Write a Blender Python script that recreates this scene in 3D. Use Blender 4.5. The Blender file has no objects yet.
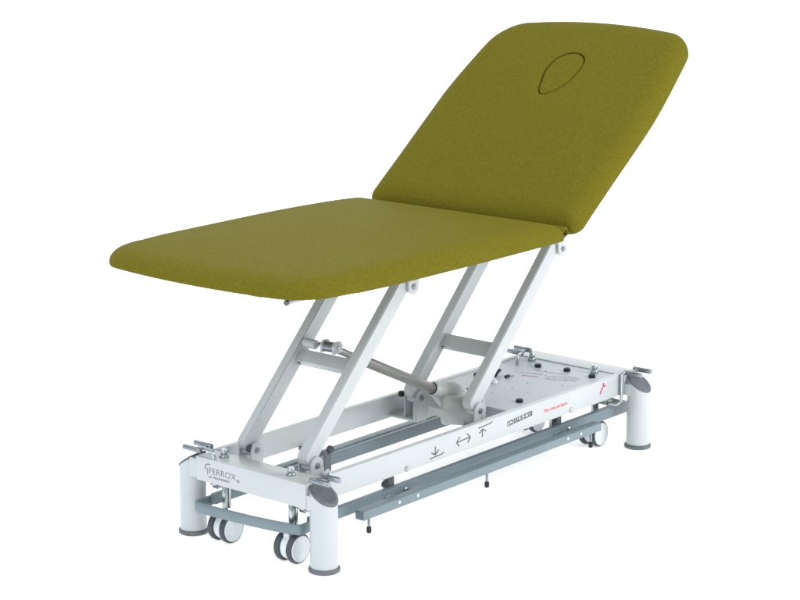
import bpy, bmesh, math, random
from mathutils import Vector, Matrix
random.seed(4)
S = bpy.context.scene
COL = S.collection
V = Vector

# ------------------------------------------------------------------ materials
def new_mat(name):
    m = bpy.data.materials.new(name); m.use_nodes = True
    nt = m.node_tree; b = nt.nodes['Principled BSDF']
    return m, nt, b

def noise_mix(nt, b, c1, c2, scale, detail=4, lo=.35, hi=.65):
    tc = nt.nodes.new('ShaderNodeTexCoord'); n = nt.nodes.new('ShaderNodeTexNoise')
    n.inputs['Scale'].default_value = scale; n.inputs['Detail'].default_value = detail
    r = nt.nodes.new('ShaderNodeValToRGB')
    r.color_ramp.elements[0].position = lo; r.color_ramp.elements[1].position = hi
    r.color_ramp.elements[0].color = (*c1, 1); r.color_ramp.elements[1].color = (*c2, 1)
    nt.links.new(tc.outputs['Object'], n.inputs['Vector']); nt.links.new(n.outputs['Fac'], r.inputs['Fac'])
    nt.links.new(r.outputs['Color'], b.inputs['Base Color'])
    return tc, n

def bump(nt, b, tc, scale, strength, dist, kind='noise'):
    if kind == 'noise':
        n = nt.nodes.new('ShaderNodeTexNoise'); n.inputs['Scale'].default_value = scale; n.inputs['Detail'].default_value = 3
        out = n.outputs['Fac']
    else:
        n = nt.nodes.new('ShaderNodeTexVoronoi'); n.inputs['Scale'].default_value = scale
        out = n.outputs['Distance']
    bp = nt.nodes.new('ShaderNodeBump'); bp.inputs['Strength'].default_value = strength; bp.inputs['Distance'].default_value = dist
    nt.links.new(tc.outputs['Object'], n.inputs['Vector']); nt.links.new(out, bp.inputs['Height'])
    nt.links.new(bp.outputs['Normal'], b.inputs['Normal'])

def simple(name, c, rough=.4, metal=0., var=.06, scale=14, bs=0, coat=0):
    m, nt, b = new_mat(name)
    c1 = tuple(x * (1 - var) for x in c); c2 = tuple(min(1, x * (1 + var)) for x in c)
    tc, n = noise_mix(nt, b, c1, c2, scale)
    b.inputs['Roughness'].default_value = rough; b.inputs['Metallic'].default_value = metal
    if coat: b.inputs['Coat Weight'].default_value = coat; b.inputs['Coat Roughness'].default_value = .15
    if bs: bump(nt, b, tc, 900, bs, .0004)
    return m

M = {}
def vinyl():
    m, nt, b = new_mat('olive_vinyl')
    tc, n = noise_mix(nt, b, (.115, .0985, .0090), (.134, .1165, .0110), 130, 9, .3, .7)
    n2 = nt.nodes.new('ShaderNodeTexNoise'); n2.inputs['Scale'].default_value = 260; n2.inputs['Detail'].default_value = 2
    mx = nt.nodes.new('ShaderNodeMix'); mx.data_type = 'RGBA'; mx.blend_type = 'OVERLAY'; mx.inputs['Factor'].default_value = .24
    ramp = [x for x in nt.nodes if x.type == 'VALTORGB'][0]
    nt.links.new(tc.outputs['Object'], n2.inputs['Vector'])
    nt.links.new(ramp.outputs['Color'], mx.inputs['A']); nt.links.new(n2.outputs['Fac'], mx.inputs['B'])
    nt.links.new(mx.outputs['Result'], b.inputs['Base Color'])
    b.inputs['Roughness'].default_value = .6; b.inputs['Specular IOR Level'].default_value = .022
    bump(nt, b, tc, 700, .35, .0006, 'v')
    return m
M['vinyl'] = vinyl()
M['white'] = simple('white_powder_coat', (.452, .476, .490), .32, 0, .015, 6, .12)
M['cover'] = simple('white_cover_plate', (.42, .455, .485), .45, 0, .02, 5, .1)
M['blue'] = simple('blue_grey_paint', (.155, .20, .225), .42, 0, .05, 9, .15)
M['cap'] = simple('grey_plastic', (.105, .117, .128), .5, 0, .12, 60, .3)
M['zinc'] = simple('zinc_plated_steel', (.42, .46, .46), .24, .92, .12, 50)
M['steel'] = simple('dull_steel', (.25, .28, .31), .30, .85, .12, 50)
M['tyre'] = simple('dark_grey_tyre', (.045, .055, .064), .55, 0, .1, 40, .2)
M['wheelwhite'] = simple('wheel_plastic', (.60, .64, .66), .35, 0, .02, 20)
M['black'] = simple('black_rubber', (.009, .009, .010), .5, 0, .1, 30, .2)
M['tube'] = simple('grey_piston_paint', (.155, .157, .147), .36, 0, .04, 20, .1)
M['thin'] = simple('dark_piston_rod', (.17, .175, .17), .35, .4, .04, 20)
M['motor'] = simple('motor_housing_plastic', (.40, .43, .415), .42, 0, .02, 12, .15)
M['ink'] = simple('grey_print', (.075, .085, .09), .6, 0, .05)
M['red'] = simple('red_print', (.62, .09, .08), .6, 0, .05)
M['crimson'] = simple('crimson_print', (.46, .03, .09), .6, 0, .05)
M['smudge'] = simple('pale_grey_label', (.36, .38, .38), .5, 0, .25, 120)
M['backdrop'] = simple('glowing_white_sweep', (.90, .90, .90), .9, 0, .002, 2)
b_ = M['backdrop'].node_tree.nodes['Principled BSDF']           # even glow added to the white floor to wash out its shadows
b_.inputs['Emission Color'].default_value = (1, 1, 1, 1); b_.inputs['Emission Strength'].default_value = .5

# ------------------------------------------------------------------ helpers
def mesh_obj(name, bm, mat, parent=None, smooth=True, angle=40):
    me = bpy.data.meshes.new(name); bmesh.ops.recalc_face_normals(bm, faces=bm.faces)
    bm.to_mesh(me); bm.free()
    me.materials.append(M[mat])
    if smooth:
        me.polygons.foreach_set('use_smooth', [True] * len(me.polygons))
        me.set_sharp_from_angle(angle=math.radians(angle))
    o = bpy.data.objects.new(name, me); COL.objects.link(o)
    if parent: o.parent = parent
    return o

def box(bm, lo, hi, bev=.0015, mat=None):
    r = bmesh.ops.create_cube(bm, size=1)
    vs = r['verts']
    for v in vs:
        v.co = V((lo[i] + (hi[i] - lo[i]) * (v.co[i] + .5) for i in range(3)))
    if bev:
        es = list({e for v in vs for e in v.link_edges})
        rr = bmesh.ops.bevel(bm, geom=es, offset=bev, segments=2, affect='EDGES', profile=.6)
        vs = list({v for f in rr['faces'] for v in f.verts} | {v for v in vs if v.is_valid})
    if mat is not None:
        for v in vs: v.co = mat @ v.co
    return vs

def frame_from(axis):
    a = V(axis).normalized(); t = V((0, 0, 1)) if abs(a.z) < .9 else V((1, 0, 0))
    x = t.cross(a).normalized(); y = a.cross(x)
    return x, y, a

def lathe(bm, prof, org, axis, n=32):
    """prof = [(radius, height)]; closed with caps when the radius is not zero"""
    x, y, a = frame_from(axis); org = V(org); rings = []
    for r, h in prof:
        if r < 1e-6: rings.append([bm.verts.new(org + a * h)])
        else: rings.append([bm.verts.new(org + a * h + (x * math.cos(t) + y * math.sin(t)) * r)
                            for t in [2 * math.pi * k / n for k in range(n)]])
    for A, B in zip(rings, rings[1:]):
        for k in range(n):
            k2 = (k + 1) % n
            if len(A) == 1 and len(B) == 1: continue
            if len(A) == 1: bm.faces.new((A[0], B[k], B[k2]))
            elif len(B) == 1: bm.faces.new((A[k], B[0], A[k2]))
            else: bm.faces.new((A[k], B[k], B[k2], A[k2]))
    if len(rings[0]) > 1: bm.faces.new(rings[0])
    if len(rings[-1]) > 1: bm.faces.new(rings[-1])

def cyl(bm, p, q, r, n=24, ch=None):
    p, q = V(p), V(q); L = (q - p).length; ch = min(r * .18, L * .2) if ch is None else ch
    if ch: prof = [(r - ch, 0), (r, ch), (r, L - ch), (r - ch, L)]
    else: prof = [(r, 0), (r, L)]
    lathe(bm, prof, p, q - p, n)

def bend(pts, rad, seg=6):
    """round the corners of a polyline"""
    pts = [V(p) for p in pts]; out = [pts[0]]
    for a, b, c in zip(pts, pts[1:], pts[2:]):
        u = (a - b); w = (c - b); d = min(rad, u.length * .45, w.length * .45)
        p0 = b + u.normalized() * d; p1 = b + w.normalized() * d
        for k in range(seg + 1):
            t = k / seg; out.append(p0 * (1 - t) ** 2 + b * 2 * t * (1 - t) + p1 * t * t)
    out.append(pts[-1]); return out

def tube(bm, pts, r, n=14, rad=.01):
    pts = bend(pts, rad) if rad else [V(p) for p in pts]
    tang = [(pts[min(i + 1, len(pts) - 1)] - pts[max(i - 1, 0)]).normalized() for i in range(len(pts))]
    x, y, a = frame_from(tang[0]); rings = []
    for i, p in enumerate(pts):
        t = tang[i]; x = (x - t * x.dot(t)).normalized(); y = t.cross(x)
        rings.append([bm.verts.new(p + (x * math.cos(2 * math.pi * k / n) + y * math.sin(2 * math.pi * k / n)) * r) for k in range(n)])
    for A, B in zip(rings, rings[1:]):
        for k in range(n): bm.faces.new((A[k], B[k], B[(k + 1) % n], A[(k + 1) % n]))
    bm.faces.new(rings[0]); bm.faces.new(rings[-1])

def ribbon(bm, pts, w, z0, z1, rad=.02):
    """flat bar of width w standing from z0 to z1 along an xy path"""
    pts = bend([V((p[0], p[1], 0)) for p in pts], rad, 8) if rad else [V((p[0], p[1], 0)) for p in pts]
    rings = []
    for i, p in enumerate(pts):
        t = (pts[min(i + 1, len(pts) - 1)] - pts[max(i - 1, 0)]).normalized(); nn = V((-t.y, t.x, 0)) * w / 2
        b = .0025; nb = nn.normalized() * b; q = []
        for s, zz in ((nn - nb, z0), (nn, z0 + b), (nn, z1 - b), (nn - nb, z1), (-nn + nb, z1), (-nn, z1 - b), (-nn, z0 + b), (-nn + nb, z0)):
            q.append(bm.verts.new(V((p.x + s.x, p.y + s.y, zz))))
        rings.append(q)
    for A, B in zip(rings, rings[1:]):
        for k in range(8): bm.faces.new((A[k], B[k], B[(k + 1) % 8], A[(k + 1) % 8]))
    bm.faces.new(rings[0]); bm.faces.new(rings[-1])

def prism(bm, outline, org, ex, ey, ez, depth):
    """outline in (ex,ey) extruded along ez"""
    org, ex, ey, ez = V(org), V(ex), V(ey), V(ez)
    A = [bm.verts.new(org + ex * a + ey * b) for a, b in outline]
    B = [bm.verts.new(org + ex * a + ey * b + ez * depth) for a, b in outline]
    n = len(A)
    for k in range(n): bm.faces.new((A[k], A[(k + 1) % n], B[(k + 1) % n], B[k]))
    bm.faces.new(A); bm.faces.new(B)

# ------------------------------------------------------------------ the couch
root = bpy.data.objects.new('treatment_couch', None); COL.objects.link(root)
root.empty_display_size = .2
root['label'] = 'white-framed height-adjustable treatment couch with olive green two-section top and raised backrest'
root['category'] = 'treatment couch'

L, W = 1.3358, .44
ZB, ZT = .155, .2161

# ---- cushions
def rrect(x0, x1, y0, y1, rs, d=0, n=14, m=(34, 22, 34, 22), p=2.0):
    """rounded rectangle inset by d, always with the same number of points; rs = radii at (x0y0, x1y0, x1y1, x0y1)"""
    X0, X1, Y0_, Y1_ = x0 + d, x1 - d, y0 + d, y1 - d; cs = []
    for (cx, cy, r0, a0) in ((X0, Y0_, rs[0], 180), (X1, Y0_, rs[1], 270), (X1, Y1_, rs[2], 0), (X0, Y1_, rs[3], 90)):
        r = max(r0 - d, .25 * r0 + .004)
        ox = cx + r if cx == X0 else cx - r; oy = cy + r if cy == Y0_ else cy - r
        cs.append([(ox + r * math.copysign(abs(math.cos(t)) ** (2 / p), math.cos(t)), oy + r * math.copysign(abs(math.sin(t)) ** (2 / p), math.sin(t)))
                   for t in [math.radians(a0 + 90 * k / n) for k in range(n + 1)]])
    res = []
    for i, c in enumerate(cs):
        res += c; a, b = c[-1], cs[(i + 1) % 4][0]
        for k in range(1, m[i]): res.append((a[0] + (b[0] - a[0]) * k / m[i], a[1] + (b[1] - a[1]) * k / m[i]))
    return res

TH = .0495
PROFILE = [(.030, 0), (.0055, 0), (.0025, .0008), (.0007, .003), (0, .007)]
for k in range(1, 19):                                   # soft upholstered edge, rounding over 50 mm
    t = math.radians(90 * k / 18); e = 2 / 2.25
    PROFILE.append((.072 * (1 - math.cos(t) ** e), .007 + (TH - .0075) * math.sin(t) ** (e * 1.0)))
YC = .22
def warp_seat(c):
    x, y = c.x, c.y; u = (y - YC) / .362
    g = 1 - .075 * (max(0, .1 - x) / .3) ** 1.5 - .035 * (max(0, x - .3) / .48) ** 2
    s = max(0, min(1, (-.03 - x) / .16)) ** 1.5
    return V((x - .036 * max(0, 1 - u * u) * s, YC + (y - YC) * g, (.0015 if x < -.05 else 0) + c.z * (1 + .095 * math.exp(-((x - .45) / .28) ** 2) - .10 * max(0, (x - .60) / .18) ** 2 - .26 * max(0, min(1, (.02 - x) / .24)) ** 1.6)))
def warp_back(c):
    x, y = c.x, c.y; u = (y - YC) / .345
    g = 1 + .009 * math.exp(-((x - .30) / .16) ** 2) - (.062 if y < YC else .062 + .034 * (y - YC) / .35) * max(0, min(1.3, (x - .34) / .28)) ** 1.5
    y -= .0055 * max(0, min(1, x / .3)); y += .0
    s = max(0, min(1.2, (x - .50) / .155)) ** 1.5
    return V((x + .034 * max(0, 1 - u * u) * s, YC + (y - YC) * g, c.z * (1 - .12 * max(0, (x - .5) / .16) ** 1.6)))
def cushion(name, x0, x1, y0, y1, rs, hole=None, crown=.0018, p=2.0, warp=None):
    bm = bmesh.new(); rings = []
    for d, z in PROFILE:
        rings.append([bm.verts.new((a, b, z)) for a, b in rrect(x0, x1, y0, y1, rs, d, p=p)])
    n = len(rings[0]); top = rrect(x0, x1, y0, y1, rs, PROFILE[-1][0], p=p); zt = PROFILE[-1][1]
    cx, cy = hole['c'] if hole else ((x0 + x1) / 2, (y0 + y1) / 2)
    def tgt(a, b):
        if not hole: return cx, cy
        ang = math.atan2(b - cy, a - cx); r = hole['f'](ang)
        return cx + math.cos(ang) * r, cy + math.sin(ang) * r
    steps = 14
    for k in range(1, steps + (1 if hole else 0)):
        t = k / steps; ring = []
        for a, b in top:
            hx, hy = tgt(a, b)
            ring.append(bm.verts.new((a + (hx - a) * t, b + (hy - b) * t, zt + crown * (1 - (1 - t) ** 2))))
        rings.append(ring)
    for A, B in zip(rings, rings[1:]):
        for k in range(n): bm.faces.new((A[k], A[(k + 1) % n], B[(k + 1) % n], B[k]))
    bm.faces.new(rings[0])
    if hole:
        prev = rings[-1]
        for grow, dz in ((-.0014, -.0009), (-.0024, -.0035), (-.0026, -.03)):
            ring = []
            for a, b in top:
                ang = math.atan2(b - cy, a - cx); r = hole['f'](ang) + grow
                ring.append(bm.verts.new((cx + math.cos(ang) * r, cy + math.sin(ang) * r, zt + crown + dz)))
            for k in range(n): bm.faces.new((prev[k], prev[(k + 1) % n], ring[(k + 1) % n], ring[k]))
            prev = ring
        bm.faces.new(prev)
    else:
        c = bm.verts.new((cx, cy, zt + crown)); R_ = rings[-1]
        for k in range(n): bm.faces.new((R_[k], R_[(k + 1) % n], c))
    for v in bm.verts: v.co = warp(v.co)
    return mesh_obj(name, bm, 'vinyl', root, True, 60)

seat = cushion('seat_cushion', -.186, .785, -.146, .587, (.085, .026, .050, .088), crown=.006, warp=warp_seat)
seat.location = (0, 0, .6975)

# backrest: a local frame with x up the slope
ang = math.radians(38.5)
D = V((math.cos(ang), 0, math.sin(ang))); N = V((-math.sin(ang), 0, math.cos(ang)))
B0 = V((.8909, 0, .7469))
# hole outline in (t, y) around its centre, as polar radius
hc = (.445, .207)
hpts = [(.3657, .2358), (.4019, .2518), (.4359, .2625), (.4733, .2635), (.5049, .2525), (.5235, .2289), (.5300, .1988), (.5227, .1715), (.5030, .1525), (.4780, .1475), (.4446, .1502), (.4118, .1592), (.3853, .1751), (.3682, .1948), (.3585, .2154), (.3590, .2280)]
pol = sorted((math.atan2(y - hc[1], t - hc[0]), math.hypot(t - hc[0], y - hc[1])) for t, y in hpts)
def hole_r(a):
    n = len(pol)
    A = [(p_[0] - 2 * math.pi, p_[1]) for p_ in pol] + pol + [(p_[0] + 2 * math.pi, p_[1]) for p_ in pol]
    for i in range(n - 1, 2 * n + 1):
        if A[i][0] <= a <= A[i + 1][0]:
            t = (a - A[i][0]) / (A[i + 1][0] - A[i][0]); p0, p1, p2, p3 = A[i - 1][1], A[i][1], A[i + 1][1], A[i + 2][1]
            return .5 * (2 * p1 + (p2 - p0) * t + (2 * p0 - 5 * p1 + 4 * p2 - p3) * t * t + (3 * p1 - p0 - 3 * p2 + p3) * t ** 3)
    return .07
back = cushion('backrest_cushion', -.074, .655, -.135, .575, (.034, .080, .095, .034), hole=dict(c=hc, f=hole_r), crown=.0045, warp=warp_back)
rot = Matrix((( D.x, 0, N.x), (0, 1, 0), (D.z, 0, N.z))).to_4x4()
back.matrix_local = Matrix.Translation(B0) @ rot
# plug
bm = bmesh.new(); n = 96; rings = []
ztop = PROFILE[-1][1] + .0045
for g, dz in ((.0054, -.028), (.0054, -.005), (.0066, -.0022), (.0095, -.0003), (.016, .0009), (.03, .0016)):
    rings.append([bm.verts.new((hc[0] + math.cos(a) * (hole_r(a) - g), hc[1] + math.sin(a) * (hole_r(a) - g), ztop + dz))
                  for a in [-math.pi + 2 * math.pi * k / n for k in range(n)]])
for A, B in zip(rings, rings[1:]):
    for k in range(n): bm.faces.new((A[k], A[(k + 1) % n], B[(k + 1) % n], B[k]))
bm.faces.new(rings[0])
c = bm.verts.new((hc[0], hc[1], ztop + .0018))
for k in range(n): bm.faces.new((rings[-1][k], rings[-1][(k + 1) % n], c))
for v in bm.verts: v.co = warp_back(v.co)
plug = mesh_obj('face_hole_plug', bm, 'vinyl', back, True, 60)
plug['label'] = 'oval plug fitted flush in the face hole'

# ---- upper frame under the seat, backrest frame
bm = bmesh.new()
for y0 in (.100, .304):
    box(bm, (-.10, y0, .665), (.80, y0 + .032, .697), .002)
for x0 in (-.02, .42, .765):
    box(bm, (x0, .132, .668), (x0 + .03, .304, .6945), .002)
upper = mesh_obj('upper_frame', bm, 'white', root)
bm = bmesh.new(); cyl(bm, (-.117, 0, .672), (-.02, .0, .674), .0062)
box(bm, (-.035, -.006, .672), (-.02, .101, .6955), .001)
rel = mesh_obj('release_lever', bm, 'white', root)
bm = bmesh.new(); cyl(bm, (-.123, 0, .672), (-.116, 0, .672), .0068)
mesh_obj('end_cap', bm, 'cap', rel)
bm = bmesh.new()
Bm = Matrix.Translation(B0) @ rot
for y0 in (.06, .35):
    box(bm, (-.02, y0, -.034), (.50, y0 + .03, -.002), .002, Bm)
box(bm, (.18, .0905, -.032), (.22, .3495, -.004), .002, Bm)
mesh_obj('backrest_frame', bm, 'white', root)
# hinges at the fold
for y0 in (-.118, .535):
    bm = bmesh.new()
    prism(bm, [(.765, .688), (.812, .689), (.818, .697), (.816, .706), (.806, .710), (.796, .704), (.765, .694)], (0, y0, 0), (1, 0, 0), (0, 0, 1), (0, 1, 0), .016)
    h = mesh_obj('hinge', bm, 'white', root, False)
bm = bmesh.new()
prism(bm, [(.776, .722), (.786, .7345), (.792, .7355), (.797, .731), (.805, .7175), (.812, .717), (.812, .7145), (.803, .7145), (.794, .7285), (.789, .731), (.779, .720)], (-.001, -.1225, -.0045), (1, 0, 0), (0, 0, 1), (0, 1, 0), .655)
mesh_obj('hinge_flap', bm, 'vinyl', root, True, 60)
# ---- arms
U_ = V((.3633, 0, .3808)); AL = U_.length; U_.normalize(); Wd = V((-U_.z, 0, U_.x))
ZP = .2219
def arm_matrix(xa):
    m = Matrix(((U_.x, 0, Wd.x), (0, 1, 0), (U_.z, 0, Wd.z))).to_4x4()
    return Matrix.Translation(V((xa, 0, ZP))) @ m
def arm(xa, y0, y1, inner):
    bm = bmesh.new()
    mt = arm_matrix(xa)
    w0, w1 = .001, .044
    # tube whose lower end is rounded off
    out = [(-.004, w0), (AL + .012, w0), (AL + .012, w1), (.002, w1), (-.008, w1 - .006), (-.012, w1 - .014), (-.014, w0 + .012)]
    ys = (y0, y1)
    prism(bm, out, (0, y0, 0), (1, 0, 0), (0, 0, 1), (0, 1, 0), y1 - y0)
    bmesh.ops.bevel(bm, geom=list(bm.edges), offset=.0022, segments=2, affect='EDGES')
    for v in bm.verts: v.co = mt @ v.co
    a = mesh_obj('lift_arm', bm, 'white', root, True, 50)
    # pivot sleeves at both ends
    for u in (0, AL):
        bm = bmesh.new(); c = mt @ V((u, 0, .002))
        cyl(bm, (c.x, y0 - .0025, c.z), (c.x, y1 + .0025, c.z), .0175, 28)
        mesh_obj('pivot_sleeve', bm, 'white', a)
    return a
Y1, Y2 = (.1025, .1305), (.3035, .3315)
for xa in (.0819, .7204):
    for (y0, y1) in (Y1, Y2):
        arm(xa, y0, y1, 0)

def crossbar(xa, u0, u1, w0, w1):
    bm = bmesh.new(); box(bm, (u0, Y1[1] - .001, w0), (u1, Y2[0] + .001, w1), .002, arm_matrix(xa))
    mesh_obj('crossbar', bm, 'white', root)
crossbar(.0819, .249, .284, .002, .028)
crossbar(.7204, .156, .193, .002, .026)
# small dark screws on the crossbar's welded ends
for xa, u, w in ((.0819, .252, .018), (.7204, .160, .018)):
    bm = bmesh.new(); mt = arm_matrix(xa); c = mt @ V((u - .003, Y2[0] - .006, w)); cyl(bm, c, c - U_ * .003, .0025, 12)
    mesh_obj('screw', bm, 'black', root)

# pivot brackets: a rounded ear on each side of the arm end
def ear(bm, x, z, y0, y1, zend, r=.0205):
    """plate with a round end at (x,z), running to height zend"""
    s = 1 if zend > z else -1; out = []
    for k in range(15):
        t = math.pi * k / 14; out.append((r * math.cos(t), -s * r * math.sin(t)))
    out += [(-r, zend - z), (r, zend - z)]
    prism(bm, out, (x, y0, z), (1, 0, 0), (0, 0, 1), (0, 1, 0), y1 - y0)
for xa in (.0819, .7204):
    for k, (y0, y1) in enumerate((Y1, Y2)):
        # bottom
        bm = bmesh.new()
        ear(bm, xa, ZP, y0 - .0085, y0 - .0030, .158); ear(bm, xa, ZP, y1 + .0030, y1 + .0085, .158)
        if k == 0: box(bm, (xa - .034, .0545, .158), (xa + .034, y1 + .0085, .168), .001)
        elif xa < .5: box(bm, (xa - .034, y0 - .0085, .158), (xa + .034, .3855, .168), .001)
        else: prism(bm, [(-.020, .012), (.020, .012), (.075, -.012), (.12, -.02), (.12, -.062), (-.03, -.062), (-.03, -.02)], (xa, y0 - .0075, ZP), (1, 0, 0), (0, 0, 1), (0, 1, 0), .004); box(bm, (xa - .029, y0 - .003, .160), (xa + .119, .3855, .166), .001)
        bmesh.ops.bevel(bm, geom=[e for e in bm.edges if e.calc_face_angle(0) > 1.2], offset=.0012, segments=2, affect='EDGES')
        br = mesh_obj('pivot_bracket', bm, 'white', root, True, 45)
        bm = bmesh.new(); cyl(bm, (xa, y0 - .0120, ZP), (xa, y0 - .0085, ZP), .0078, 6)
        cyl(bm, (xa, y0 - .0130, ZP), (xa, y1 + .0110, ZP), .0045, 16)
        mesh_obj('pivot_bolt', bm, 'steel', br)
        if k == 1:
            bm = bmesh.new()
            if xa < .5:
                cyl(bm, (.061, y0 - .0072, .2305), (.061, y0 + .0002, .2305), .0100, 24); mesh_obj('bolt_cap', bm, 'tyre', br)
            else:
                cyl(bm, (xa - .024, y1 + .0085, ZP + .008), (xa - .024, y1 + .020, ZP + .008), .0085, 20); mesh_obj('bolt_cap', bm, 'black', br)
        # top
        bm = bmesh.new(); xt, zt_ = xa + .3633, ZP + .3808
        ear(bm, xt, zt_, y0 - .0085, y0 - .0030, .6965, .0195); ear(bm, xt, zt_, y1 + .0030, y1 + .0085, .6965, .0195)
        bmesh.ops.bevel(bm, geom=[e for e in bm.edges if e.calc_face_angle(0) > 1.2], offset=.0012, segments=2, affect='EDGES')
        br = mesh_obj('pivot_bracket', bm, 'white', root, True, 45)
        bm = bmesh.new(); cyl(bm, (xt, y0 - .0120, zt_), (xt, y0 - .0085, zt_), .0078, 6)
        cyl(bm, (xt, y0 - .0130, zt_), (xt, y1 + .0110, zt_), .0045, 16)
        mesh_obj('pivot_bolt', bm, 'steel', br)

# ---- base frame
bm = bmesh.new()
XF0, XF1 = -.034, .034
XH0, XH1 = L - .040, L + .034
box(bm, (XF0, .026, ZB), (XF1, W - .048, ZT), .0025)           # foot beam
box(bm, (XF0 + .0012, .006, ZB + .0015), (XF1 - .006, .026, ZT - .026), .002)
box(bm, (XF0 + .006, W - .048, ZB + .0015), (XF1 - .006, W - .012, ZT - .010), .002)
box(bm, (XH0, .026, ZB + .0005), (XH1, W - .036, ZT - .0005), .0025)
box(bm, (XH0 + .003, .006, ZB + .0015), (XH1 - .006, .026, ZT - .026), .002)
box(bm, (XH0 + .006, W - .036, ZB + .0015), (XH1 - .006, W - .012, ZT - .010), .002)
box(bm, (XF1, .0363, ZB), (XH0, .0543, ZT + .0002), .0022)      # near rail
box(bm, (XF1, W - .0543, ZB), (XH0, W - .0363, ZT + .0002), .0022)
base = mesh_obj('base_frame', bm, 'white', root)

# cover plate over the head end, with raised rim and holes for feet
bm = bmesh.new()
box(bm, (.795, .0548, .204), (XH0 - .0005, W - .0548, .2125), .0015)
box(bm, (.795, .0548, .158), (.801, W - .0548, .2035), .0008)
cover = mesh_obj('cover_plate', bm, 'cover', root)
for (x, y) in ((.874, .266), (.883, .086), (1.2234, .2735), (1.2377, .1815), (1.2252, .0862), (1.03, .345)):
    bm = bmesh.new(); lathe(bm, [(.0090, 0), (.0100, .002), (.0100, .008), (.008, .0092), (.0035, .0075), (0, .0075)], (x, y, .2123), (0, 0, 1), 24)
    mesh_obj('rubber_buffer', bm, 'black', cover)
for (x, y) in ((.99, .19), (1.06, .19), (1.16, .2), (1.16, .10), (.98, .13), (1.10, .10), (.91, .20), (1.20, .23)):
    bm = bmesh.new(); lathe(bm, [(.0032, 0), (.0032, .0008), (.0018, .0014), (0, .0014)], (x, y, .2124), (0, 0, 1), 14)
    mesh_obj('rivet', bm, 'steel', cover)
# rating label and warning prints on the plate
def plate_patch(name, cx, cy, a, b, rot_, mat, zz, ellipse=False, n=36):
    bm = bmesh.new(); ca, sa = math.cos(rot_), math.sin(rot_)
    if ellipse: pts = [(a * math.cos(2 * math.pi * k / n), b * math.sin(2 * math.pi * k / n)) for k in range(n)]
    else: pts = [(-a, -b), (a, -b), (a, b), (-a, b)]
    prism(bm, pts, (cx, cy, zz), (ca, sa, 0), (-sa, ca, 0), (0, 0, 1), .0005)
    return mesh_obj(name, bm, mat, cover, False)
plate_patch('grey_panel', 1.163, .145, .05, .028, math.radians(-60), 'smudge', .2126, True)
plate_patch('warning_print', 1.125, .230, .024, .0018, math.radians(-72), 'crimson', .2126)
plate_patch('rating_label', 1.155, .245, .034, .007, math.radians(-72), 'smudge', .2126)
plate_patch('label_line', 1.195, .215, .05, .002, math.radians(-80), 'smudge', .2126)

# ---- posts
def post(x, y, out):
    """out = -1 when the outside lies towards -y"""
    R0 = .0335; n = 56; bm = bmesh.new()
    top = lambda yy: .1885 - .66 * (yy - y) * out
    A = []; B = []
    for k in range(n):
        t = 2 * math.pi * k / n; px, py = x + R0 * math.cos(t), y + R0 * math.sin(t)
        A.append(bm.verts.new((px, py, .008))); B.append(bm.verts.new((px, py, top(py))))
    for k in range(n): bm.faces.new((A[k], A[(k + 1) % n], B[(k + 1) % n], B[k]))
    bm.faces.new(A); bm.faces.new(B)
    p = mesh_obj('corner_post', bm, 'white', root, True, 40)
    bm = bmesh.new(); rings = []
    for rr, h in ((R0 + .0006, .0002), (R0 + .0012, .0015), (R0 + .0012, .0045), (R0 - .0005, .0066), (R0 - .008, .0082), (R0 - .0095, .0072), (R0 - .017, .0078), (.0, .0085)):
        if rr == 0: rings.append([bm.verts.new((x, y, top(y) + h))])
        else: rings.append([bm.verts.new((x + rr * math.cos(2 * math.pi * k / n), y + rr * math.sin(2 * math.pi * k / n), top(y + rr * math.sin(2 * math.pi * k / n)) + h)) for k in range(n)])
    bm.faces.new(rings[0])
    for Q, T in zip(rings, rings[1:]):
        for k in range(n):
            if len(T) == 1: bm.faces.new((Q[k], Q[(k + 1) % n], T[0]))
            else: bm.faces.new((Q[k], Q[(k + 1) % n], T[(k + 1) % n], T[k]))
    mesh_obj('slanted_cap', bm, 'cap', p, True, 50)
    bm = bmesh.new(); lathe(bm, [(.034, 0), (.0378, .0015), (.0388, .006), (.0378, .010), (.0345, .0125)], (x, y, 0), (0, 0, 1), 56)
    mesh_obj('foot_ring', bm, 'cap', p, True, 60)
for (x, y, o_) in ((0, 0, -1), (0, W, 1), (L, 0, -1), (L, W, 1)): post(x, y, o_)

# ---- brake pedals: two short rods over the post, a link, and a bent stem
def pedal(cx, cy, sx, sy, cz, dx, zlow=.150, hook=False):
    bm = bmesh.new()
    for q, dz in ((-1, -.0008), (1, .0008)):
        cyl(bm, (cx + q * dx / 2, cy - .030, cz + dz), (cx + q * dx / 2, cy + .030, cz + dz), .0070, 22)
    s_ = 1 if sy > cy else -1
    box(bm, (cx - dx / 2 + .002, cy + s_ * .014 - .008, cz - .0035), (cx + dx / 2 - .002, cy + s_ * .014 + .008, cz + .0035), .001)
    p = mesh_obj('brake_pedal', bm, 'steel', root, True, 45)
    bm = bmesh.new()
    pts = [(cx, cy + s_ * .018, cz), (sx, sy, cz), (sx, sy, zlow)]
    if hook: pts = [(cx - dx / 2 + .004, cy + s_ * .018, cz), (sx, sy, cz), (sx, sy, .138), (sx - .008, sy + .012, .128), (sx - .018, sy + .03, .132)]
    tube(bm, pts, .0044, 14, .012)
    mesh_obj('pedal_stem', bm, 'zinc', p, True, 60)
pedal(-.022, -.024, .046, .024, .2350, .036)
pedal(-.020, .398, -.026, .338, .2350, .038)
pedal(L - .012, -.002, L - .047, .0285, .2235, .048, .15, True)
pedal(1.262, .372, 1.202, .332, .2390, .040)

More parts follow.
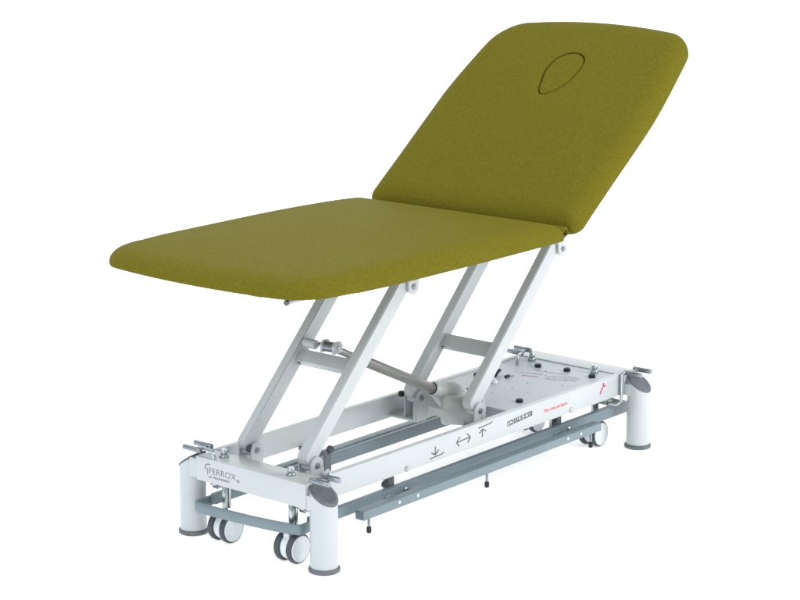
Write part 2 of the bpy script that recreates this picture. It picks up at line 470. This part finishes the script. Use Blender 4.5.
# ---- casters
def wheel_pair(xc, yc):
    bm = bmesh.new()
    cyl(bm, (xc, yc, .060), (xc, yc, ZB + .0005), .0075, 20)
    box(bm, (xc + .006, yc - .009, .084), (xc + .013, yc + .009, ZB - .001), .001)
    c = mesh_obj('caster', bm, 'zinc', root, True, 45)
    bm = bmesh.new()
    cyl(bm, (xc, yc, ZT - .004), (xc, yc, ZT + .0065), .0125, 6, .0005)
    cyl(bm, (xc, yc, ZT + .005), (xc, yc, ZT + .0205), .0088, 24)
    mesh_obj('stem_bolt', bm, 'zinc', c, True, 45)
    bm = bmesh.new(); lathe(bm, [(.020, -.013), (.031, -.011), (.0325, 0), (.031, .011), (.020, .013)], (xc, yc, .0385), (0, 1, 0), 36)
    mesh_obj('wheel_housing', bm, 'wheelwhite', c, True, 50)
    bm = bmesh.new()
    ribbon(bm, [(xc - .020, yc), (xc + .012, yc)], .018, .060, .076, 0)
    mesh_obj('fork', bm, 'wheelwhite', c, True, 50)
    for s in (-1, 1):
        yw = yc + s * .020
        bm = bmesh.new(); lathe(bm, [(.026, -.0085), (.0352, -.0080), (.0375, -.004), (.0375, .004), (.0352, .0080), (.026, .0085)], (xc, yw, .0376), (0, 1, 0), 44)
        mesh_obj('tyre', bm, 'tyre', c, True, 50)
        bm = bmesh.new()
        lathe(bm, [(.0315, 0), (.0322, .0092), (.0305, .0102), (.0225, .0092), (.0205, .0086), (.012, .0094), (.0105, .0104), (0, .0110)], (xc, yw, .0376), (0, s, 0), 44)
        mesh_obj('wheel_disc', bm, 'wheelwhite', c, True, 30)
for (x, y) in ((.0, .104), (.003, .331), (1.270, .109), (1.272, .331)): wheel_pair(x, y)

# brake linkage under the beams
for x, y0 in ((.010, .060), (.010, .352), (L - .055, .056), (L - .055, .36)):
    bm = bmesh.new(); cyl(bm, (x, y0 - .004, .141), (x, y0 + .030, .141), .0085, 18)
    cyl(bm, (x, y0 + .002, .141), (x, y0 + .020, .141), .0140, 6, .001)
    mesh_obj('brake_cam', bm, 'zinc', root, True, 45)

# ---- blue-grey caster frame with its long pedal channels
zb, zt = .079, .1045
bm = bmesh.new()
ribbon(bm, [(.034, .0665), (-.016, .0615), (-.030, .12), (-.041, .20), (-.046, .27), (-.050, .33), (-.046, .385), (.02, .388)], .011, zb, zt, .010)
under = mesh_obj('caster_frame', bm, 'blue', root, True, 45)
bm = bmesh.new()
ribbon(bm, [(L + .036, .068), (L + .042, .10), (L + .052, W / 2), (L + .042, W - .10), (L + .036, W - .068)], .011, zb + .01, zt + .01, .02)
mesh_obj('end_bar', bm, 'blue', under, True, 45)
def side_bar(y0, y1, x0):
    bm = bmesh.new()
    box(bm, (x0, y0, .086), (L + .034, y1, .1125), .0025)
    for v in bm.verts:
        if v.co.z > .1: v.co.z += .007 * max(0, v.co.x) / L
    mesh_obj('side_bar', bm, 'blue', under)
side_bar(.058, .076, .022); side_bar(W - .076, W - .058, .004)
def channel(sg):
    Y = lambda y: y if sg < 0 else W - y
    bm = bmesh.new()
    a, b = sorted((Y(.006), Y(.034)))
    box(bm, (.150, a, .0825), (1.160, b, .1062), .003)
    for v in bm.verts:
        v.co.z += .003 * v.co.x
    for x in (.36, 1.04):
        a, b = sorted((Y(.0338), Y(.0585))); box(bm, (x - .03, a, .090), (x + .03, b, .0945), .0005)
    o = mesh_obj('pedal_channel', bm, 'blue', root, True, 35)
    for x in ((.1755, .645, 1.117) if sg < 0 else ()):
        bm = bmesh.new(); yy = Y(.0115)
        cyl(bm, (x, yy, .060), (x, yy, .0845), .0036, 14)
        p = mesh_obj('pin', bm, 'steel', o, True, 50)
        bm = bmesh.new(); lathe(bm, [(.0050, 0), (.0062, .002), (.0062, .013), (.005, .015)], (x, yy, .0465), (0, 0, 1), 20)
        mesh_obj('rubber_tip', bm, 'black', o, True, 50)
    for x, z, m_ in ((.3709, .0975, 'zinc'), (.3018, .0950, 'blue'), (1.0774, .0995, 'zinc'), (1.0206, .0985, 'blue')):
        bm = bmesh.new(); lathe(bm, [(.0082, -.001), (.0082, .0025), (.0055, .0045), (.003, .0035), (0, .0035)], (x, Y(.058), z), (0, sg, 0), 22)
        if m_ == 'blue':
            for v in bm.verts: v.co.x = x + (v.co.x - x) * 1.9
        mesh_obj('domed_bolt', bm, m_, o, True, 50)
    for x in (.2844, .3561, .9993, 1.0609):
        bm = bmesh.new(); yy = Y(.0066); cyl(bm, (x, yy, .097 + .002 * x), (x, yy + sg * .002, .097 + .002 * x), .0042, 16)
        mesh_obj('screw', bm, 'wheelwhite', o, True, 50)
channel(-1); channel(1)
# lifting links between base frame and caster frame
for x, y0 in ((.330, .080), (1.050, .080), (.350, .345), (1.05, .345)):
    bm = bmesh.new(); box(bm, (x, y0, .088), (x + .022, y0 + .006, .158), .001)
    box(bm, (x, y0 + .006, .088), (x + .003, y0 + .018, .158), .0005)
    lk = mesh_obj('link_bracket', bm, 'cap', root)
    bm = bmesh.new(); cyl(bm, (x - .008, y0 - .004, .118), (x - .008, y0 + .012, .118), .008, 18)
    mesh_obj('link_knob', bm, 'tyre', lk)
# inner lever with black knob on the far side
bm = bmesh.new(); box(bm, (.323, .287, .100), (.347, .293, .166), .0015)
box(bm, (.329, .293, .148), (.341, .386, .158), .001)
lk = mesh_obj('link_bracket', bm, 'cap', root)
bm = bmesh.new(); cyl(bm, (.341, .279, .1665), (.341, .292, .1665), .0100, 20); mesh_obj('link_knob', bm, 'tyre', lk)
# loose rod beside the link at the head end
bm = bmesh.new(); cyl(bm, (1.012, .075, .100), (1.012, .075, .157), .0038, 14); mesh_obj('stop_rod', bm, 'zinc', root)
# rail screws
for x in (.3476, 1.0538):
    bm = bmesh.new(); lathe(bm, [(.0072, -.001), (.0072, .002), (.005, .0038), (.0028, .0030), (0, .0030)], (x, .0363, .1633), (0, -1, 0), 22)
    mesh_obj('rail_screw', bm, 'zinc', root, True, 50)

# ---- actuator
P0 = V((.268, .22, .462)); P1 = V((.705, .22, .256)); dr = (P1 - P0).normalized()
bm = bmesh.new(); cyl(bm, P0 + dr * .02, P0 + dr * .19, .0095, 26)
act = mesh_obj('lifting_actuator', bm, 'thin', root, True, 50)
bm = bmesh.new(); cyl(bm, P0 + dr * .15, P1, .0142, 32); mesh_obj('outer_tube', bm, 'tube', act, True, 50)
bm = bmesh.new(); cc = P0 + (P1 - P0) * .925; cyl(bm, cc, cc + dr * .0025, .0162, 32); mesh_obj('seal_ring', bm, 'black', act, True, 50)
# top clevis on the front crossbar
bm = bmesh.new(); mt = arm_matrix(.0819)
for yy in (.196, .236):
    prism(bm, [(-.012, -.014), (.016, -.012), (.020, .004), (.012, .016), (-.004, .016), (-.014, .006)], (P0.x + .004, yy, P0.z - .002), (1, 0, 0), (0, 0, 1), (0, 1, 0), .008)
cyl(bm, (P0.x + .004, .194, P0.z), (P0.x + .004, .246, P0.z), .012, 26)
cl = mesh_obj('actuator_clevis', bm, 'white', root, True, 45)
bm = bmesh.new(); cyl(bm, (P0.x + .004, .192, P0.z), (P0.x + .004, .258, P0.z), .0055, 18)
mesh_obj('clevis_bolt', bm, 'steel', cl)
bm = bmesh.new(); cyl(bm, (P0.x + .002, .205, P0.z - .001), (P0.x + .002, .236, P0.z - .001), .0135, 26)
mesh_obj('rod_eye', bm, 'steel', cl)
bm = bmesh.new(); cyl(bm, (P0.x - .002, .262, P0.z - .002), (P0.x - .002, .302, P0.z - .001), .0125, 26)
mesh_obj('spacer', bm, 'white', cl)
# gear housing and motor
bm = bmesh.new()
lathe(bm, [(.0175, 0), (.0200, .003), (.0215, .02), (.030, .045), (.040, .075), (.042, .10), (.036, .125), (.02, .138), (0, .14)], P0 + (P1 - P0) * .93, dr, 40)
gear = mesh_obj('gear_housing', bm, 'motor', root, True, 40)
bm = bmesh.new()
lathe(bm, [(.030, 0), (.0385, .004), (.041, .010), (.041, .018), (.0395, .020), (.0395, .105), (.037, .112), (.022, .118), (0, .119)], (.695, .205, .212), (.55, -.83, -.04), 44)
motor = mesh_obj('motor', bm, 'motor', gear, True, 40)
bm = bmesh.new(); box(bm, (.74, .16, .166), (.86, .245, .206), .008)
mesh_obj('motor_end', bm, 'tube', gear, True, 50)
bm = bmesh.new()
cyl(bm, (.640, .205, .222), (.700, .150, .200), .0105, 20)
plg = mesh_obj('cable_plug', bm, 'motor', gear, True, 50)
bm = bmesh.new(); a = V((.698, .152, .201)); b = V((.738, .118, .176))
for k in range(5):
    c = a.lerp(b, k / 4); cyl(bm, c, c + (b - a).normalized() * .0042, .0088, 18)
mesh_obj('strain_relief', bm, 'wheelwhite', gear, True, 50)
bm = bmesh.new(); tube(bm, [a, b, (.75, .10, .165), (.70, .08, .150), (.62, .075, .145)], .0042, 12, .012)
mesh_obj('cable', bm, 'black', gear, True, 60)
# small black coiled cable and zinc fitting on the cover plate
bm = bmesh.new(); tube(bm, [(1.055, .300, .2135), (1.060, .298, .223), (1.074, .300, .228), (1.086, .306, .226), (1.083, .312, .219)], .0045, 12, .012)
mesh_obj('cable_loop', bm, 'black', cover, True, 60)
bm = bmesh.new(); cyl(bm, (1.060, .268, .2170), (1.078, .268, .2170), .0042, 16)
cyl(bm, (1.076, .268, .2160), (1.094, .264, .2142), .0010, 10)
mesh_obj('cable_clip', bm, 'black', cover, True, 60)
bm = bmesh.new(); lathe(bm, [(.012, 0), (.012, .004), (.008, .010), (0, .013)], (1.0, .263, .2125), (0, 0, 1), 24)
mesh_obj('grommet', bm, 'wheelwhite', cover, True, 60)

# ---- writing
def text(name, body, size, loc, ex, ey, mat, parent, sx=1, shear=0, bold=0, space=1.0, skew=0):
    cu = bpy.data.curves.new(name, 'FONT'); cu.body = body; cu.size = size; cu.shear = shear; cu.offset = bold
    cu.extrude = .0002; cu.align_x = 'CENTER'; cu.align_y = 'CENTER'; cu.space_character = space
    tmp = bpy.data.objects.new('tmp', cu); COL.objects.link(tmp)
    bpy.context.view_layer.update()
    me = bpy.data.meshes.new_from_object(tmp.evaluated_get(bpy.context.evaluated_depsgraph_get()))
    bpy.data.objects.remove(tmp); bpy.data.curves.remove(cu)
    ex, ey = V(ex), V(ey); ez = ex.cross(ey)
    for v in me.vertices:
        c = v.co.copy(); v.co = V(loc) + ex * (c.x * sx) + ey * (c.y + skew * c.x) + ez * (c.z + .0002)
    me.materials.clear(); me.materials.append(M[mat])
    o = bpy.data.objects.new(name, me); COL.objects.link(o); o.parent = parent
    return o
FX, FY = (0, -1, 0), (0, 0, 1)
text('printed_name', 'FERROX', .0225, (XF0, .301, .1865), FX, FY, 'ink', base, 1.12, .0, -.0004)
text('small_print', 'LE  MOUVEMENT', .0075, (XF0, .312, .1715), FX, FY, 'ink', base, 1.25, 0, .0)
text('small_print', '®', .010, (XF0, .2475, .179), FX, FY, 'ink', base)
def strokes(name, segs, y, mat, w, parent):
    bm = bmesh.new()
    for (a, b), (c, d) in segs:
        p, q = V((a, 0, b)), V((c, 0, d)); t = (q - p).normalized(); nn = V((-t.z, 0, t.x)) * w / 2
        lo = [p - nn - t * w * .3, q - nn + t * w * .3, q + nn + t * w * .3, p + nn - t * w * .3]
        A = [bm.verts.new((v.x, y, v.z)) for v in lo]; B = [bm.verts.new((v.x, y - .0005 - .00002 * len(bm.verts), v.z)) for v in lo]
        bm.faces.new(A); bm.faces.new(B)
        for k in range(4): bm.faces.new((A[k], A[(k + 1) % 4], B[(k + 1) % 4], B[k]))
    return mesh_obj(name, bm, mat, parent, False)
yr = .0363
# swoosh above the name, on the foot beam
bm = bmesh.new()
tube(bm, [(XF0 - .0002, .358, .188), (XF0 - .0002, .360, .199), (XF0 - .0002, .350, .2035), (XF0 - .0002, .343, .2025)], .0009, 6, .006)
tube(bm, [(XF0 - .0002, .352, .176), (XF0 - .0002, .352, .192)], .0008, 6, 0)
mesh_obj('swoosh_print', bm, 'ink', base)
w_ = .0026
strokes('down_arrow_mark', [((.440, .1665), (.487, .1685)), ((.487, .1685), (.495, .1725)), ((.4615, .1935), (.4605, .1725)), ((.4605, .1725), (.447, .1805)), ((.4605, .1725), (.474, .1825))], yr, 'ink', w_, base)
strokes('level_arrow_mark', [((.548, .1845), (.604, .1875)), ((.548, .1845), (.561, .1965)), ((.548, .1845), (.558, .1735)), ((.604, .1875), (.592, .1985)), ((.604, .1875), (.595, .1755))], yr, 'ink', w_, base)
strokes('up_arrow_mark', [((.640, .2030), (.692, .2055)), ((.692, .2055), (.697, .2085)), ((.6555, .1765), (.6565, .1965)), ((.6565, .1965), (.643, .1885)), ((.6565, .1965), (.671, .1895))], yr, 'ink', w_, base)
# boxed model lettering
strokes('model_border', [((.765, .1805), (.872, .1875)), ((.765, .1925), (.872, .1995)), ((.765, .1805), (.765, .1925)), ((.872, .1875), (.872, .1995))], yr, 'ink', .0014, base)
text('model_lettering', 'CHALX-S 50', .0150, (.8205, yr, .1898), (1, 0, 0), (0, 0, 1), 'ink', base, 1.25, 0, .0004, 1.0, .065)
text('script_lettering', 'Pour une joli lettre', .0145, (.9800, yr, .1868), (1, 0, 0), (0, 0, 1), 'red', base, .98, .45, .0001)
# crimson figure mark
bm = bmesh.new()
lathe(bm, [(.0036, 0), (.0036, .0006)], (1.2090, yr, .2050), (0, -1, 0), 16)
mk = mesh_obj('figure_mark', bm, 'crimson', base, False)
strokes('figure_mark', [((1.208, .1985), (1.219, .1985)), ((1.2085, .198), (1.201, .1905)), ((1.201, .1905), (1.194, .1800))], yr, 'crimson', .0046, base)

# ------------------------------------------------------------------ backdrop
cam_loc = V((-3.39904599, -3.0865483, 1.68070619))
Rv = V((.64281028, -.76602542, 0)); Uv = V((.16663512, .13983187, .97605317)); Fv = V((.74768154, .62741701, -.2175321))
f2 = V((Fv.x, Fv.y, 0)).normalized(); r2 = Rv
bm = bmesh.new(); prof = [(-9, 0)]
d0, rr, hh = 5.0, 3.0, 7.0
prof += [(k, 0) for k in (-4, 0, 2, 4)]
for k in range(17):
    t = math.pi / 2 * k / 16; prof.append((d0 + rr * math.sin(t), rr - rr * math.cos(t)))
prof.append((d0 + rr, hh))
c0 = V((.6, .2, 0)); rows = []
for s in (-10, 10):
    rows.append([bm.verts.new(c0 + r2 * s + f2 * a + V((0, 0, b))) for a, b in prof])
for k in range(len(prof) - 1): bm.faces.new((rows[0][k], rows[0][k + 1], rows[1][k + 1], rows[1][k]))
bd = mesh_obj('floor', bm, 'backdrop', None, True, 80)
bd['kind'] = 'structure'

# ------------------------------------------------------------------ light
w = bpy.data.worlds.new('World'); S.world = w; w.use_nodes = True
bg = w.node_tree.nodes['Background']
nt = w.node_tree; tcw = nt.nodes.new('ShaderNodeTexCoord'); sx = nt.nodes.new('ShaderNodeSeparateXYZ')
rp = nt.nodes.new('ShaderNodeValToRGB')                    # studio: dim room at eye level, bright diffuser above
rp.color_ramp.elements[0].position = .02; rp.color_ramp.elements[0].color = (.36, .39, .42, 1)
rp.color_ramp.elements[1].position = .55; rp.color_ramp.elements[1].color = (1.12, 1.2, 1.27, 1)
nt.links.new(tcw.outputs['Generated'], sx.inputs[0]); nt.links.new(sx.outputs['Z'], rp.inputs['Fac']); nt.links.new(rp.outputs['Color'], bg.inputs['Color'])
bg.inputs['Color'].default_value = (.89, .95, 1, 1); bg.inputs['Strength'].default_value = .92
def area(name, loc, target, sx, sy, power, col=(1, 1, 1)):
    l = bpy.data.lights.new(name, 'AREA'); l.shape = 'RECTANGLE'; l.size = sx; l.size_y = sy; l.energy = power; l.color = col
    o = bpy.data.objects.new(name, l); COL.objects.link(o); o.location = loc
    o.rotation_euler = (V(target) - V(loc)).to_track_quat('-Z', 'Y').to_euler()
    return o
area('softbox', (2.0, -3.4, 1.9), (.5, .2, .5), 1.3, 1.8, 97, (1, .98, .95))
area('fill_softbox', (-4.2, -.6, 2.4), (.3, .2, .5), 1.8, 2.2, 56, (.90, .95, 1))
area('overhead_softbox', (-.4, .0, 4.2), (.6, .3, 0), 5, 5, 85)

# ------------------------------------------------------------------ camera
cd = bpy.data.cameras.new('Camera'); cam = bpy.data.objects.new('Camera', cd); COL.objects.link(cam)
m3 = Matrix((Rv, Uv, -Fv)).transposed()
cam.matrix_world = Matrix.Translation(cam_loc) @ m3.to_4x4()
cd.sensor_width = 36; cd.lens = 2042.5031 / 800 * 36; cd.clip_end = 100; cd.clip_start = .05
S.camera = cam
S.render.engine = 'CYCLES'
S.view_settings.view_transform = 'Standard'; S.view_settings.look = 'None'
S.view_settings.exposure = 0; S.view_settings.gamma = 1
